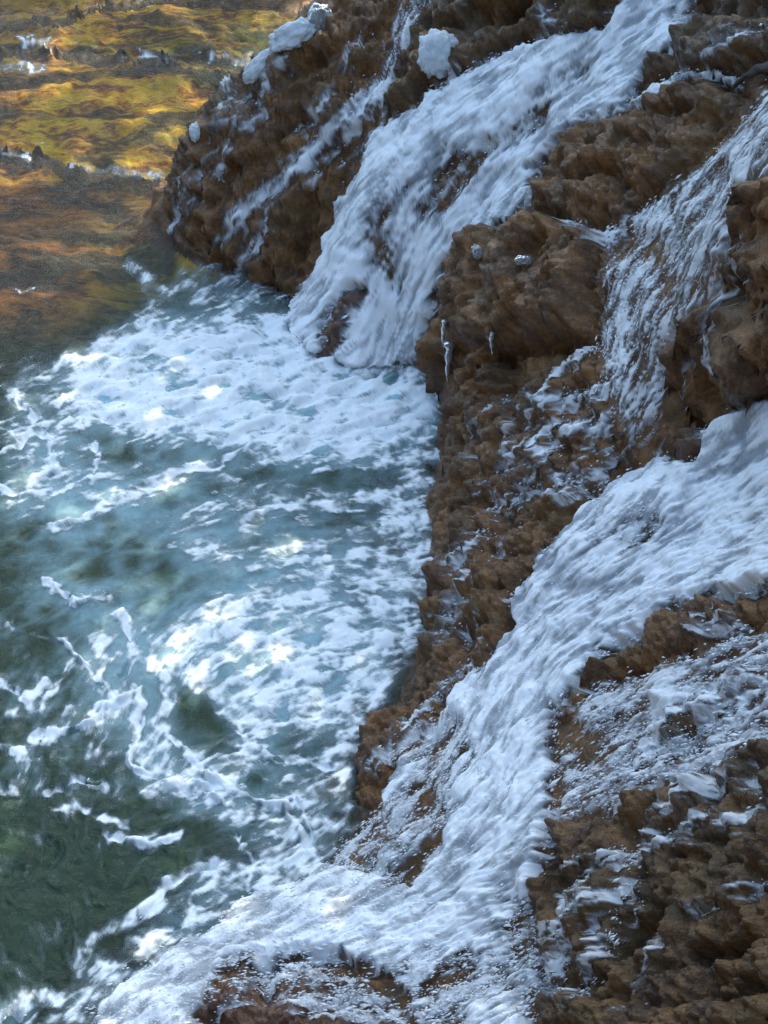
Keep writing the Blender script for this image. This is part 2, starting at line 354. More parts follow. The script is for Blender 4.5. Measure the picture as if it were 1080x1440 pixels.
# places where the rock shows dark through the white water
for c, pts in [(.40, [(690,205,14),(650,250,12),(620,290,10)]), (.3, [(760,170,20),(720,200,16)]), (.40, [(470,1215,18),(540,1170,30),(610,1140,26)]), (.42, [(520,1230,16),(590,1220,18),(620,1190,14)]), (.55, [(575,1238,13),(592,1212,13)]), (.3, [(600,1060,18),(640,1020,16)]),
               (.28, [(720,820,20),(800,740,14)]), (.25, [(660,1060,30),(600,1110,26)]), (.3, [(700,1380,40),(600,1400,40),(640,1440,40)]), (.25, [(740,1270,20),(740,1340,24)]), (.22,[(860,770,30),(930,740,20)]),
               (.3, [(950,420,12),(920,350,14)]), (.3, [(890,340,12),(860,370,10)]), (.35, [(830,1060,20),(800,1020,16)]), (.3, [(540,340,18),(560,400,14)]), (.75, [(505,415,12),(485,440,12),(470,475,14),(458,505,8)]), (.25, [(640,230,30),(600,300,26)]), (.2, [(560,260,20),(520,330,20)]), (.2, [(820,110,24),(760,140,18)]), (.35,[(950,30,10),(975,10,10)])]:
    cov -= c * np.exp(-(stroke(pts) ** 2) * .8)
# ------------------------------------------------------------------ direction of flow (photo arrows)
ARROWS = [(950,20,900,80),(900,50,760,130),(750,130,620,220),(600,220,510,330),(520,330,470,430),(700,250,600,380),(600,400,560,490),(480,160,360,270),(340,280,300,350),(300,220,250,300),(590,0,545,120),
 (1070,150,980,290),(980,290,880,430),(880,430,860,560),(860,560,810,660),(1020,400,980,500),(1060,330,1030,480),(1040,110,900,150),(850,620,740,680),(760,600,640,760),
 (1070,600,900,700),(900,720,780,830),(780,830,650,990),(1070,800,800,900),(650,990,540,1120),(540,1150,430,1260),(780,950,700,1150),(700,1150,550,1260),(560,1280,330,1330),(330,1330,160,1430),(760,1280,600,1360),
 (1070,930,900,1000),(900,1000,790,1080),(1000,1080,850,1130),(1070,1150,900,1220),(900,1220,800,1330),(500,1400,350,1420),(1000,1300,850,1430),
 (430,480,280,500),(280,500,110,560),(600,560,400,600),(400,600,250,680),(250,680,60,750),(590,700,350,720),(580,850,400,870),(400,870,240,950),(230,950,200,1060),(500,1040,330,1090),(330,1100,180,1160),(150,800,40,840),
 (100,1000,60,1080),(400,1220,150,1330),(180,30,150,100),(150,150,120,250),(100,300,80,420),(60,1200,120,1300)]
fx = np.zeros_like(L); fy = np.zeros_like(L); fw = np.full_like(L, 1e-9)
for ax, ay, bx, by in ARROWS:
    ln = math.hypot(bx - ax, by - ay)
    for t in (.1, .5, .9):
        qx, qy = ax + (bx - ax) * t, ay + (by - ay) * t
        g = np.exp(-((PX - qx) ** 2 + (PY - qy) ** 2) / (2 * 55 ** 2)) + 1e-7 / (1 + ((PX - qx) ** 2 + (PY - qy) ** 2) / 1e4)
        fx += g * (bx - ax) / ln; fy += g * (by - ay) / ln; fw += g
fx /= fw; fy /= fw
fl = np.sqrt(fx * fx + fy * fy) + 1e-6; fx /= fl; fy /= fl
# the same direction as steps over the grid: invert d(PX,PY)/d(col,row)
a11 = np.gradient(PX, axis=1); a12 = np.gradient(PX, axis=0); a21 = np.gradient(PY, axis=1); a22 = np.gradient(PY, axis=0)
k_ = max(1, int(5 * RES)); a11, a12, a21, a22 = blur(a11, k_), blur(a12, k_), blur(a21, k_), blur(a22, k_)
det = a11 * a22 - a12 * a21; det = np.where(np.abs(det) < .15, .15 * np.sign(det + 1e-9), det)
vc = (a22 * fx - a12 * fy) / det; vr = (-a21 * fx + a11 * fy) / det
vl = np.sqrt(vc * vc + vr * vr) + 1e-6
sc_ = np.minimum(vl * 2.0, 2.2) / vl             # about two photo pixels per step
vc = (vc * sc_).astype(np.float32); vr = (vr * sc_).astype(np.float32)
RR, CC = np.meshgrid(np.arange(NR, dtype=np.float32), np.arange(NC, dtype=np.float32), indexing='ij')
def lic(fields, steps, taper=True):
    """smear the fields along the flow"""
    acc = [f * 1.0 for f in fields]; tot = 1.0
    for sgn in (1, -1):
        r, c = RR.copy(), CC.copy()
        for k in range(1, steps + 1):
            ri = np.clip(r, 0, NR - 1).astype(np.int32); ci = np.clip(c, 0, NC - 1).astype(np.int32)
            r += sgn * vr[ri, ci]; c += sgn * vc[ri, ci]
            ri = np.clip(r + .5, 0, NR - 1).astype(np.int32); ci = np.clip(c + .5, 0, NC - 1).astype(np.int32)
            wgt = (1 - k / (steps + 1)) if taper else 1.0
            for a, f in zip(acc, fields): a += wgt * f[ri, ci]
            tot += wgt
    return [a / tot for a in acc]
def unit(a):
    m, s = a.mean(), a.std() + 1e-9; return ((a - m) / s).astype(np.float32)
rng = np.random.default_rng(4)
wn = rng.standard_normal((NR, NC)).astype(np.float32)
nf = vnoise(X * 55, Y * 55, L * 55, 51); nm_ = fbm(X * 20, Y * 20, L * 20, 2, 52); nb = fbm(X * 9, Y * 9, L * 9, 3, 53)
s1, s2 = lic([wn + .0, nf], max(3, int(6 * RES)))
s3, s4 = lic([nm_, nb], max(4, int(9 * RES)))
cl1 = unit(fbm(X * 26, Y * 26, L * 26, 3, 55)); cl2 = unit(fbm(X * 7, Y * 7, L * 7, 3, 56))
s1, s2, s3, s4 = unit(s1), unit(s2), unit(s3), unit(s4)
q1, q2 = lic([fbm(X * 15, Y * 15, L * 15, 2, 57), fbm(X * 34, Y * 34, L * 34, 2, 58)], max(4, int(20 * RES)))
wrx = X + .09 * vnoise(X * 4, Y * 4, X * 0, 44) + .04 * vnoise(X * 11, Y * 11, X * 0, 45); wry = Y + .09 * vnoise(X * 4, Y * 4, X * 0, 46) + .04 * vnoise(X * 11, Y * 11, X * 0, 47)
p1, p2 = lic([fbm(wrx * 24, wry * 22, X * 0, 4, 59, .6), fbm(wrx * 8, wry * 8, X * 0, 4, 60, .55)], max(3, int(7 * RES)))
q1, q2, p1, p2 = unit(q1), unit(q2), unit(p1), unit(p2)
print('flow', round(time.time() - T0, 1))

# ------------------------------------------------------------------ white water over rock
P = P - N0 * (landisp * .5 * smooth(.42, .78, cov))[..., None]         # rock worn smoother where much water runs
val = cov + (1 - .62 * smooth(.68, .92, cov)) * (.09 * s1 + .10 * s2 + .06 * s3 + .05 * s4 + .04 * cl1 + .03 * cl2 + .10 * q1 + .10 * q2) - .11 * (unit(lump1) * .35 + unit(lump2) * .6 + unit(lump3) * .45) * (1 - smooth(.62, .9, cov))
cover = smooth(.30, .80, val) * smooth(.02, .2, cov) * (.70 + .30 * smooth(.55, .82, cov))
cloud = unit(blur(s3 + .8 * s2 + .5 * s1, max(1, int(1 * RES)))); patchy = unit(blur(s4 + .9 * cl2, max(1, int(3 * RES))))
white = .30 * smooth(.25, .5, val) + .70 * smooth(.50, 1.12, val + .09 * cloud + .10 * patchy + .09 * s1 + .12 * q1 + .10 * q2)
base = blur(P[..., 2], max(1, int(5 * RES)))
baseN = normals(np.stack([X, Y, base], -1))
thick = .012 + .055 * smooth(.45, .95, cov)
turb = thick + smooth(.4, .9, cov) * (.0018 * s3 + .004 * s4 + .005 * cl2 + .0010 * cl1) + .004 * np.clip(s2, -1, 2) * smooth(.3, .6, cov)
mixw = smooth(.62, .90, cov)[..., None]
PW = (P * (1 - mixw) + np.stack([X, Y, base], -1) * mixw) + baseN * np.maximum(turb, .006)[..., None]
PW[..., 2] = np.maximum(PW[..., 2], W - .02 + .045 * smooth(.3, .8, cov) + .012 * smooth(.4, .9, cov) * (.6 * cl2 + .6 * p2))

# ------------------------------------------------------------------ pool: ripples and foam
ww = X * 0
FOAM = [  # (density, outline)
 (.98, [(90,520),(150,470),(210,440),(280,455),(330,450),(390,440),(425,440),(500,515),(560,510),(625,530),(632,600),(560,645),(430,655),(330,640),(200,622),(100,590)]),
 (.42, [(250,360),(330,375),(420,410),(430,460),(330,455),(280,455),(240,400)]),
 (.72, [(215,930),(262,860),(340,830),(430,800),(590,775),(592,900),(545,985),(505,1040),(420,1062),(340,1040),(290,990)]),
 (.52, [(180,1050),(340,1045),(500,1062),(505,1130),(430,1220),(300,1170),(200,1130)]),
 (.40, [(0,520),(110,480),(140,640),(240,640),(120,740),(0,720)]),
 (.40, [(130,740),(330,690),(600,640),(600,780),(420,800),(280,800)]),
 (.62, [(545,560),(630,540),(604,700),(606,800),(596,900),(545,990),(520,900),(540,720)]),
 (.40, [(90,880),(220,850),(220,1060),(130,1060)]),
 (.36, [(320,600),(620,600),(600,800),(380,820),(280,740)]),
 (.24, [(0,560),(140,570),(220,1000),(180,1150),(0,1120)]),
 (.62, [(110,1370),(250,1275),(380,1230),(430,1250),(320,1310),(250,1380),(170,1440),(60,1450)]),
 (.50, [(250,1230),(400,1170),(490,1130),(500,1180),(430,1260),(300,1300)]),
]
FST = [
 (.85, [(66,745,7),(110,735,10),(140,718,12),(200,692,15),(262,664,10),(330,650,10)]),
 (.72, [(338,730,7),(380,716,10),(450,708,12),(520,700,13),(610,685,15)]),
 (.55, [(180,765,4),(240,770,6),(300,776,6),(340,790,6)]),
 (.72, [(440,668,8),(480,660,10),(540,655,13),(612,640,14)]),
 (.70, [(400,775,8),(440,765,10),(510,748,13),(610,735,18)]), (.6,[(340,800,7),(420,790,9),(520,780,14),(610,770,16)]), (.6, [(300,655,8),(380,650,9),(440,668,8)]), (.5,[(120,690,6),(60,650,6),(0,640,6)]), (.5,[(150,880,7),(100,930,6),(60,1000,6)]), (.45,[(0,880,8),(60,900,6),(110,910,6)]),
 (.75, [(215,930,12),(235,985,16),(215,1050,22),(240,1095,12),(290,1110,8)]),
 (.70, [(330,1052,8),(370,1068,10),(430,1075,12),(500,1055,12)]),
 (.78, [(310,1000,10),(330,1010,10),(345,1040,8)]),
 (.65, [(215,915,14),(280,870,14),(350,838,10),(430,830,8)]),
 (.55, [(75,1142,5),(110,1140,7),(150,1155,7),(186,1168,6)]),
 (.72, [(-20,1048,8),(20,1060,9),(42,1080,8),(30,1105,8),(0,1115,6)]),
 (.55, [(90,900,5),(130,950,7),(180,985,6),(210,1000,7)]),
 (.55, [(90,1050,5),(130,1025,6),(170,1000,6)]),
 (.55, [(300,1120,8),(380,1110,8),(440,1090,10)]),
 (.6, [(350,1060,6),(330,1110,7),(370,1150,7),(420,1180,8)]),
 (.85, [(85,588,7),(92,590,7)]),
 (.5, [(0,600,5),(30,630,5),(50,660,4)]),(.5, [(0,640,5),(40,615,5),(85,592,4)]),
 (.6, [(105,1355,12),(140,1320,10),(200,1290,10),(270,1260,10)]),
 (.7, [(230,1340,12),(270,1310,10),(280,1280,8),(260,1262,6)]),
 (.95, [(-10,1432,30),(22,1432,28)]),
 (.5, [(60,1400,14),(130,1440,18)]),
 (.6, [(20,410,3),(50,408,3)]),
 (.45, [(180,370,10),(230,420,14),(200,450,10)]),
 (.5, [(60,92,8),(0,95,6)]),(.55, [(30,55,6),(70,62,6),(30,66,5)]),(.5, [(195,78,5),(240,80,5)]),(.5, [(300,82,6),(350,84,8)]),(.45, [(100,235,6),(170,242,6),(230,248,8)]),(.4,[(0,215,4),(40,222,5)]),
]
den = .13 * smooth(440, 520, PY)
for c, poly in FOAM: den = np.maximum(den, c * smooth(-22, 26, sdist(poly)))
for c, pts in FST: den = np.maximum(den, c * np.exp(-(stroke(pts) ** 2) * .75))
for c, pts in [(.30, [(330,665,10),(420,672,16),(500,680,16),(600,660,12)]), (.22, [(20,800,40),(120,790,50),(220,770,40)]), (.2, [(330,755,12),(420,745,14),(520,728,12)]), (.15, [(60,900,40),(160,860,30)]), (.4, [(430,590,8),(360,560,10)]), (.4, [(270,545,8),(190,500,12)]), (.35, [(390,1040,14),(450,1035,14),(480,1020,10)]), (.4, [(330,1100,18),(400,1120,20)]),
               (.35, [(215,1000,14),(220,960,10)]), (.3, [(280,1015,16),(300,960,14)]), (.3, [(540,840,14),(480,850,14)]), (.35,[(300,640,14),(250,610,12)]), (.35,[(170,1350,14),(220,1370,10)])]:
    den -= c * np.exp(-(stroke(pts) ** 2) * .8)
FIL = [[(140,955),(162,990),(115,1028),(50,1042)], [(130,1002),(200,972),(192,1030)], [(192,1030),(182,1080),(255,1110),(312,1132)], [(240,1042),(300,1100),(395,1138),(440,1200)], [(350,1050),(382,1072),(470,1082)],
 [(420,1130),(440,1180),(408,1212)], [(200,1285),(258,1232),(305,1218)], [(275,1280),(264,1302),(218,1312)], [(90,900),(140,958)], [(170,870),(192,910),(170,952)], [(90,560),(60,610),(78,655),(40,690)], [(0,690),(50,700),(100,690)],
 [(20,560),(50,590),(30,630)], [(110,600),(140,640),(130,680)], [(60,1120),(110,1100),(150,1110)], [(0,960),(40,985),(70,960)], [(150,1180),(210,1190),(250,1180)], [(330,1180),(360,1210),(350,1250)], [(60,820),(110,850),(150,840)], [(380,1000),(420,1020),(480,1010)]]
for pts in FIL:
    q = stroke([(a_, b_, 5.5 + 3 * ((i_ * 7 + a_) % 3 - 1) * .5) for i_, (a_, b_) in enumerate(pts)])
    den = np.maximum(den, .66 * np.exp(-(q ** 2) * .8) + .30 * np.exp(-(q / 3.2) ** 2))
den0 = den
strm = smooth(470, 380, PY)
calm = 1 - .6 * smooth(.35, .8, blur(den0, max(1, int(8 * RES))))
rip = (calm + .7 * smooth(950, 1150, PY) * smooth(.5, .2, den0)) * (.010 * fbm(X * 4 + .5 * fx, Y * 4, ww, 3, 61) + (.007 * (1 - 2 * np.abs(vnoise(wrx * 7, wry * 7, ww, 64))) + .0045 * (1 - 2 * np.abs(vnoise(wrx * 17 + .3, wry * 15, ww, 65)))) * (1 - strm)) + .006 * strm * fbm(X * 7, Y * 14, ww, 3, 63) + .0035 * fbm(X * 22, Y * 17, ww, 3, 62)
dwx = X + .10 * vnoise(X * 3, Y * 3, ww, 81) + .035 * vnoise(X * 9, Y * 9, ww, 82); dwy = Y + .10 * vnoise(X * 3, Y * 3, ww, 83) + .035 * vnoise(X * 9, Y * 9, ww, 84)
web = 1 - np.abs(vnoise(dwx * 6, dwy * 5, ww, 85)) * 2.2
web2 = 1 - np.abs(vnoise(dwx * 15, dwy * 12, ww, 86)) * 2.0
web3 = 1 - np.abs(vnoise(dwx * 34, dwy * 30, ww, 87)) * 2.0
webs, = lic([.5 * web + .32 * web2 + .18 * web3], max(3, int(5 * RES)))
fval = den + .17 * unit(webs) + .07 * unit(web2) + .05 * s3 + .05 * s1 + .04 * s2
air = smooth(.2, .95, blur(den, max(1, int(14 * RES))) + .06 * unit(webs) + .38 * np.exp(-((PX - 170) / 260) ** 2 - ((PY - 790) / 130) ** 2) - .1 * smooth(1050, 1200, PY) * smooth(330, 200, PX))
fval = fval + .05
def ridge(v, w_): return np.exp(-(v / w_) ** 2)
r1 = ridge(vnoise(wrx * 6 + .25 * dwx, wry * 5.5, ww, 101) + .05 * p1, .11); r2 = ridge(vnoise(wrx * 14 + .2 * cl2, wry * 12, ww, 102), .13); r3 = ridge(vnoise(dwx * 40, dwy * 34, ww, 103), .2)
lace = np.clip((.95 * r1 + .70 * r2) * (.62 + .25 * cl1 + .2 * unit(nf)).clip(.25, 1.2) + .30 * r3, 0, 1.2)
lace, = lic([lace], max(1, int(2 * RES)))
veil_ = smooth(.30, 1.16, den + .13 * p2 + .09 * p1 + .03 * s1 + .05 * cl2 + .05 * cl1 + .04 * unit(webs))
foam = np.clip(veil_ * (.90 + .15 * lace) + lace * smooth(.10, .55, den + .06 * p2 + .05 * p1) * (1 - .5 * smooth(.5, .9, den)) * .72, 0, 1) * smooth(.03, .2, den)
PWZ = W + rip + .012 * smooth(.5, .9, den) * s4
foam_z = PWZ + .004 + (.004 * np.clip(.6 + .4 * p1 + .3 * p2, 0, 2) + .003) * blur(foam, max(1, int(1 * RES))) + .012 * smooth(.6, .9, den) * blur(.4 * p2 + .25 * p1, max(1, int(2 * RES)))

# ------------------------------------------------------------------ mesh building
def tag(o, label=None, cat=None, group=None, kind=None):
    if label: o['label'] = label
    if cat: o['category'] = cat
    if group: o['group'] = group
    if kind: o['kind'] = kind
    return o
def patch(name, V, fmask, mat, attrs=None, skirt=0.0, smooth_shade=True):
    """one mesh object from the faces of the grid that fmask picks"""
    r, c = np.nonzero(fmask)
    if len(r) == 0: print('EMPTY', name); return None
    i00 = r * NC + c
    F = np.stack([i00, i00 + NC, i00 + NC + 1, i00 + 1], 1)
    used, inv = np.unique(F, return_inverse=True); F = inv.reshape(-1, 4)
    co = V.reshape(-1, 3)[used].astype(np.float32)
    A = {k: a.reshape(-1)[used].astype(np.float32) for k, a in (attrs or {}).items()}
    if skirt > 0:
        e = np.concatenate([F[:, [0, 1]], F[:, [1, 2]], F[:, [2, 3]], F[:, [3, 0]]])
        key = np.sort(e, 1); kk = key[:, 0].astype(np.int64) * (len(used) + 1) + key[:, 1]
        _, first, cnt = np.unique(kk, return_index=True, return_counts=True)
        be = e[first[cnt == 1]]
        bv, binv = np.unique(be, return_inverse=True); binv = binv.reshape(-1, 2)
        low = co[bv].copy(); low[:, 2] -= skirt
        k0 = len(co); co = np.concatenate([co, low])
        F = np.concatenate([F, np.stack([be[:, 1], be[:, 0], k0 + binv[:, 0], k0 + binv[:, 1]], 1)])
        A = {k: np.concatenate([a, a[bv]]) for k, a in A.items()}
    me = bpy.data.meshes.new(name)
    me.vertices.add(len(co)); me.vertices.foreach_set('co', co.ravel())
    me.loops.add(F.size); me.loops.foreach_set('vertex_index', F.ravel().astype(np.int32))
    me.polygons.add(len(F)); me.polygons.foreach_set('loop_start', np.arange(0, F.size, 4, dtype=np.int32))
    me.polygons.foreach_set('use_smooth', np.full(len(F), smooth_shade))
    for k, a in A.items():
        at = me.attributes.new(k, 'FLOAT', 'POINT'); at.data.foreach_set('value', np.ascontiguousarray(a))
    me.update(calc_edges=True); me.materials.append(mat)
    o = bpy.data.objects.new(name, me); col.objects.link(o); return o
def fany(m): return m[:-1, :-1] | m[1:, :-1] | m[:-1, 1:] | m[1:, 1:]
def mesh_obj(name, verts, faces, mat, sm=True):
    me = bpy.data.meshes.new(name); me.from_pydata([tuple(v) for v in verts], [], [tuple(f) for f in faces]); me.update()
    me.polygons.foreach_set('use_smooth', [sm] * len(me.polygons)); me.materials.append(mat)
    o = bpy.data.objects.new(name, me); col.objects.link(o); return o

# ------------------------------------------------------------------ materials
class NT:
    def __init__(s, name):
        s.m = bpy.data.materials.new(name); s.m.use_nodes = True; s.t = s.m.node_tree; s.t.nodes.clear()
        s.out = s.t.nodes.new('ShaderNodeOutputMaterial')
    def n(s, kind, **kw):
        o = s.t.nodes.new('ShaderNode' + kind)
        for k, v in kw.items():
            if k in o.inputs.keys() if isinstance(k, str) else False: s.set(o.inputs[k], v)
            else: setattr(o, k, v)
        return o
    def set(s, inp, v):
        if hasattr(v, 'links') or isinstance(v, bpy.types.NodeSocket): s.t.links.new(v, inp)
        else: inp.default_value = v
    def link(s, a, b): s.t.links.new(a, b)
    def coords(s): return s.t.nodes.new('ShaderNodeNewGeometry').outputs['Position']
    def noise(s, scale, detail=4, rough=.55, vec=None, dist=0.0):
        o = s.t.nodes.new('ShaderNodeTexNoise'); o.inputs['Scale'].default_value = scale; o.inputs['Detail'].default_value = detail
        o.inputs['Roughness'].default_value = rough; o.inputs['Distortion'].default_value = dist
        s.link(vec if vec is not None else s.coords(), o.inputs['Vector']); return o.outputs['Fac']
    def ramp(s, fac, stops):
        o = s.t.nodes.new('ShaderNodeValToRGB'); e = o.color_ramp.elements
        while len(e) < len(stops): e.new(.5)
        for el, (p, c) in zip(e, stops): el.position = p; el.color = (*c, 1) if len(c) == 3 else c
        s.link(fac, o.inputs[0]); return o.outputs[0]
    def math(s, op, a, b=0.0, clamp=False):
        o = s.t.nodes.new('ShaderNodeMath'); o.operation = op; o.use_clamp = clamp; s.set(o.inputs[0], a); s.set(o.inputs[1], b); return o.outputs[0]
    def mix(s, f, a, b):
        o = s.t.nodes.new('ShaderNodeMix'); o.data_type = 'RGBA'
        s.set(o.inputs[0], f); s.set(o.inputs[6], a if not isinstance(a, tuple) else (*a, 1)); s.set(o.inputs[7], b if not isinstance(b, tuple) else (*b, 1)); return o.outputs[2]
    def mixs(s, f, a, b):
        o = s.t.nodes.new('ShaderNodeMixShader'); s.set(o.inputs[0], f); s.link(a, o.inputs[1]); s.link(b, o.inputs[2]); return o.outputs[0]
    def attr(s, name):
        o = s.t.nodes.new('ShaderNodeAttribute'); o.attribute_name = name; return o.outputs['Fac']
    def bump(s, h, strength=.5, dist=.01, normal=None):
        o = s.t.nodes.new('ShaderNodeBump'); o.inputs['Strength'].default_value = strength; o.inputs['Distance'].default_value = dist
        s.link(h, o.inputs['Height']); 
        if normal is not None: s.link(normal, o.inputs['Normal'])
        return o.outputs[0]
    def bsdf(s, **kw):
        o = s.t.nodes.new('ShaderNodeBsdfPrincipled')
        for k, v in kw.items(): s.set(o.inputs[k.replace('_', ' ')], v if not (isinstance(v, tuple) and len(v) == 3) else (*v, 1))
        return o
    def done(s, sh): s.link(sh, s.out.inputs[0]); return s.m

def rock_mat(name, dark, mid, tan, moss, mossamt):
    t = NT(name)
    a = t.noise(5.5, 5, .62); b = t.noise(34, 5, .7); m = t.noise(3.1, 3, .5)
    f = t.math('ADD', t.math('MULTIPLY', a, .55), t.math('MULTIPLY', b, .45))
    c = t.ramp(f, [(.36, dark), (.48, mid), (.58, tan), (.70, mid)])
    c = t.mix(t.math('MULTIPLY', t.ramp(m, [(.50, (0, 0, 0)), (.62, (1, 1, 1))]), mossamt), c, moss)
    f2 = t.noise(140, 3, .6)
    c = t.mix(t.ramp(f2, [(.35, (0, 0, 0)), (.75, (.5, .5, .5))]), c, tan)
    bm = t.bump(t.math('ADD', t.noise(55, 4, .7), t.math('MULTIPLY', t.noise(170, 2, .6), .5)), .9, .012)
    rg = t.ramp(t.noise(18, 3, .6), [(.4, (.28,) * 3), (.62, (.62,) * 3)])
    p = t.bsdf(Base_Color=c, Roughness=rg, Normal=bm, IOR=1.4, Coat_Weight=.7, Coat_Roughness=.10, Coat_IOR=1.33, Coat_Normal=t.bump(t.math('ADD', t.noise(90, 3, .6), t.math('MULTIPLY', t.noise(30, 2), .8)), 1.0, .02))
    return t.done(p.outputs[0])
M_rock = rock_mat('wet_tufa_rock', (.010, .0036, .0012), (.084, .033, .0065), (.24, .108, .027), (.058, .041, .007), .4)
M_rockdark = rock_mat('dark_wet_rock', (.007, .0027, .001), (.054, .023, .005), (.16, .077, .019), (.044, .033, .006), .45)
M_rockred = rock_mat('reddish_wet_rock', (.025, .010, .006), (.10, .040, .018), (.17, .085, .045), (.09, .05, .02), .3)

def bed_mat():
    t = NT('stream_bed')
    g = t.attr('gold')
    pos = t.coords()
    mp = t.n('Mapping'); mp.inputs['Scale'].default_value = (1.0, 1.8, 1.0); t.link(pos, mp.inputs[0]); v = mp.outputs[0]
    a = t.noise(2.6, 5, .62, v, .6); b = t.noise(13, 4, .6, v); f = t.math('ADD', t.math('MULTIPLY', a, .7), t.math('MULTIPLY', b, .3))
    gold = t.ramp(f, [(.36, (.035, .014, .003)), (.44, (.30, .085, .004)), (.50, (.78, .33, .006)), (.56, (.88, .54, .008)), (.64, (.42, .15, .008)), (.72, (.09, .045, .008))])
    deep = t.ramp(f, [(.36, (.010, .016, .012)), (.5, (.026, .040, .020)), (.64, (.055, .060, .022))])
    amber_reflection = t.ramp(f, [(.36, (.02, .007, .002)), (.5, (.20, .055, .006)), (.6, (.40, .12, .010)), (.7, (.12, .04, .006))])  # brown reflections near the left edge, painted into the bed colour
    gold = t.mix(t.attr('amber'), gold, amber_reflection)
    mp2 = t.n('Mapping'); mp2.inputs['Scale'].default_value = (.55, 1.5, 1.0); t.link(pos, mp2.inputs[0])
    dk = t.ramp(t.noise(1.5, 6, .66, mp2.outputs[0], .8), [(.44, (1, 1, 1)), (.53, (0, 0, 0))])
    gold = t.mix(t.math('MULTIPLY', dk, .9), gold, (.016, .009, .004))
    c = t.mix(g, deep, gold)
    p = t.bsdf(Base_Color=c, Roughness=.75, Normal=t.bump(b, .6, .02))
    return t.done(p.outputs[0])
M_bed = bed_mat()

def water_mat():
    t = NT('clear_water')
    n1 = t.noise(20, 5, .65, None, 1.2); n2 = t.noise(70, 3, .55, None, .8)
    bm = t.bump(t.math('ADD', n1, t.math('MULTIPLY', n2, .35)), .6, .03)
    dp = t.attr('depth')
    tint = t.ramp(dp, [(0.0, (.97, .95, .90)), (.25, (.80, .86, .76)), (.6, (.40, .56, .50)), (1.0, (.26, .44, .42))])
    tr = t.n('BsdfTransparent'); t.link(tint, tr.inputs[0])
    body = t.n('BsdfDiffuse'); t.link(t.mix(t.attr('air'), (.017, .040, .021), (.30, .50, .56)), body.inputs[0])
    under = t.mixs(t.math('MAXIMUM', t.ramp(dp, [(.2, (0, 0, 0)), (.85, (.85,) * 3)]), t.math('MULTIPLY', t.attr('air'), .85)), tr.outputs[0], body.outputs[0])
    gl = t.n('BsdfGlossy'); gl.inputs['Roughness'].default_value = .05; t.link(bm, gl.inputs['Normal'])
    fr = t.n('Fresnel'); fr.inputs[0].default_value = 1.333; t.link(bm, fr.inputs['Normal'])
    return t.done(t.mixs(fr.outputs[0], under, gl.outputs[0]))
M_water = water_mat()

def white_mat(name, cov_attr, white_attr, thin, full, grain, kamp):
    t = NT(name)
    cv = t.attr(cov_attr); wh = t.attr(white_attr)
    f = t.noise(grain, 3, .65); f2 = t.noise(grain * .35, 3, .6)
    k = t.math('MULTIPLY', t.math('SUBTRACT', f, .5), kamp)
    a = t.math('ADD', cv, t.math('MULTIPLY', k, t.math('MULTIPLY', cv, t.math('SUBTRACT', 1.3, cv))), True)
    wv = t.math('ADD', wh, t.math('ADD', t.math('MULTIPLY', k, .5), t.math('MULTIPLY', t.math('SUBTRACT', f2, .5), kamp * .45)), True)
    c = t.mix(wv, thin, full)
    rg = t.ramp(wv, [(0, (.34,) * 3), (.5, (.45,) * 3), (1, (.7,) * 3)])
    bm = t.bump(t.math('ADD', f, f2), .3 * kamp, .012)
    p = t.bsdf(Base_Color=c, Roughness=rg, Normal=bm, IOR=1.33)
    trl = t.n('BsdfTranslucent'); t.link(c, trl.inputs[0]); t.link(bm, trl.inputs['Normal'])
    s = t.mixs(.18, p.outputs[0], trl.outputs[0])
    tr = t.n('BsdfTransparent')
    return t.done(t.mixs(a, tr.outputs[0], s))
M_white = white_mat('white_water', 'cover', 'white', (.12, .15, .185), (.93, .955, .965), 60, .4)
M_foam = white_mat('pool_foam', 'foam', 'foamw', (.30, .40, .43), (.88, .925, .94), 120, .6)

def ice_mat():
    t = NT('ice')
    n_ = t.noise(22, 4, .6)
    c = t.ramp(n_, [(.35, (.62, .70, .74)), (.65, (.84, .87, .88))])
    p = t.bsdf(Base_Color=c, Roughness=.28, IOR=1.31, Normal=t.bump(t.noise(30, 2, .5), .25, .02), Subsurface_Weight=.35, Subsurface_Scale=.05)
    p.inputs['Subsurface Radius'].default_value = (1, 1.1, 1.2)
    trl = t.n('BsdfTranslucent'); t.link(c, trl.inputs[0])
    return t.done(t.mixs(.25, p.outputs[0], trl.outputs[0]))
M_ice = ice_mat()
def clear_ice():
    t = NT('clear_ice')
    p = t.bsdf(Base_Color=(.86, .91, .94), Roughness=.12, IOR=1.31, Transmission_Weight=.75, Normal=t.bump(t.noise(60, 3), .5, .01))
    return t.done(p.outputs[0])
M_clear = clear_ice()
def bark():
    t = NT('bark')
    c = t.ramp(t.noise(20, 5, .7), [(.35, (.018, .012, .009)), (.65, (.06, .042, .03))])
    p = t.bsdf(Base_Color=c, Roughness=.7, Normal=t.bump(t.noise(60, 4), .7, .01)); return t.done(p.outputs[0])
M_bark = bark()

# ------------------------------------------------------------------ the setting
fl_ = lab[:-1, :-1]
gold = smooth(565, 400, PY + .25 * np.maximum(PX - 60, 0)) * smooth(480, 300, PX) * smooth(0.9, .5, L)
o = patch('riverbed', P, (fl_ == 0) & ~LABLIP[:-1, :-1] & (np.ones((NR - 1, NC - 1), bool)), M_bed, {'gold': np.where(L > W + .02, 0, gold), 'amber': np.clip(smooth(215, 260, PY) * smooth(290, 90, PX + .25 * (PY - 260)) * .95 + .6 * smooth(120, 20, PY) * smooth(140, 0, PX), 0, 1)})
tag(o, kind='structure')
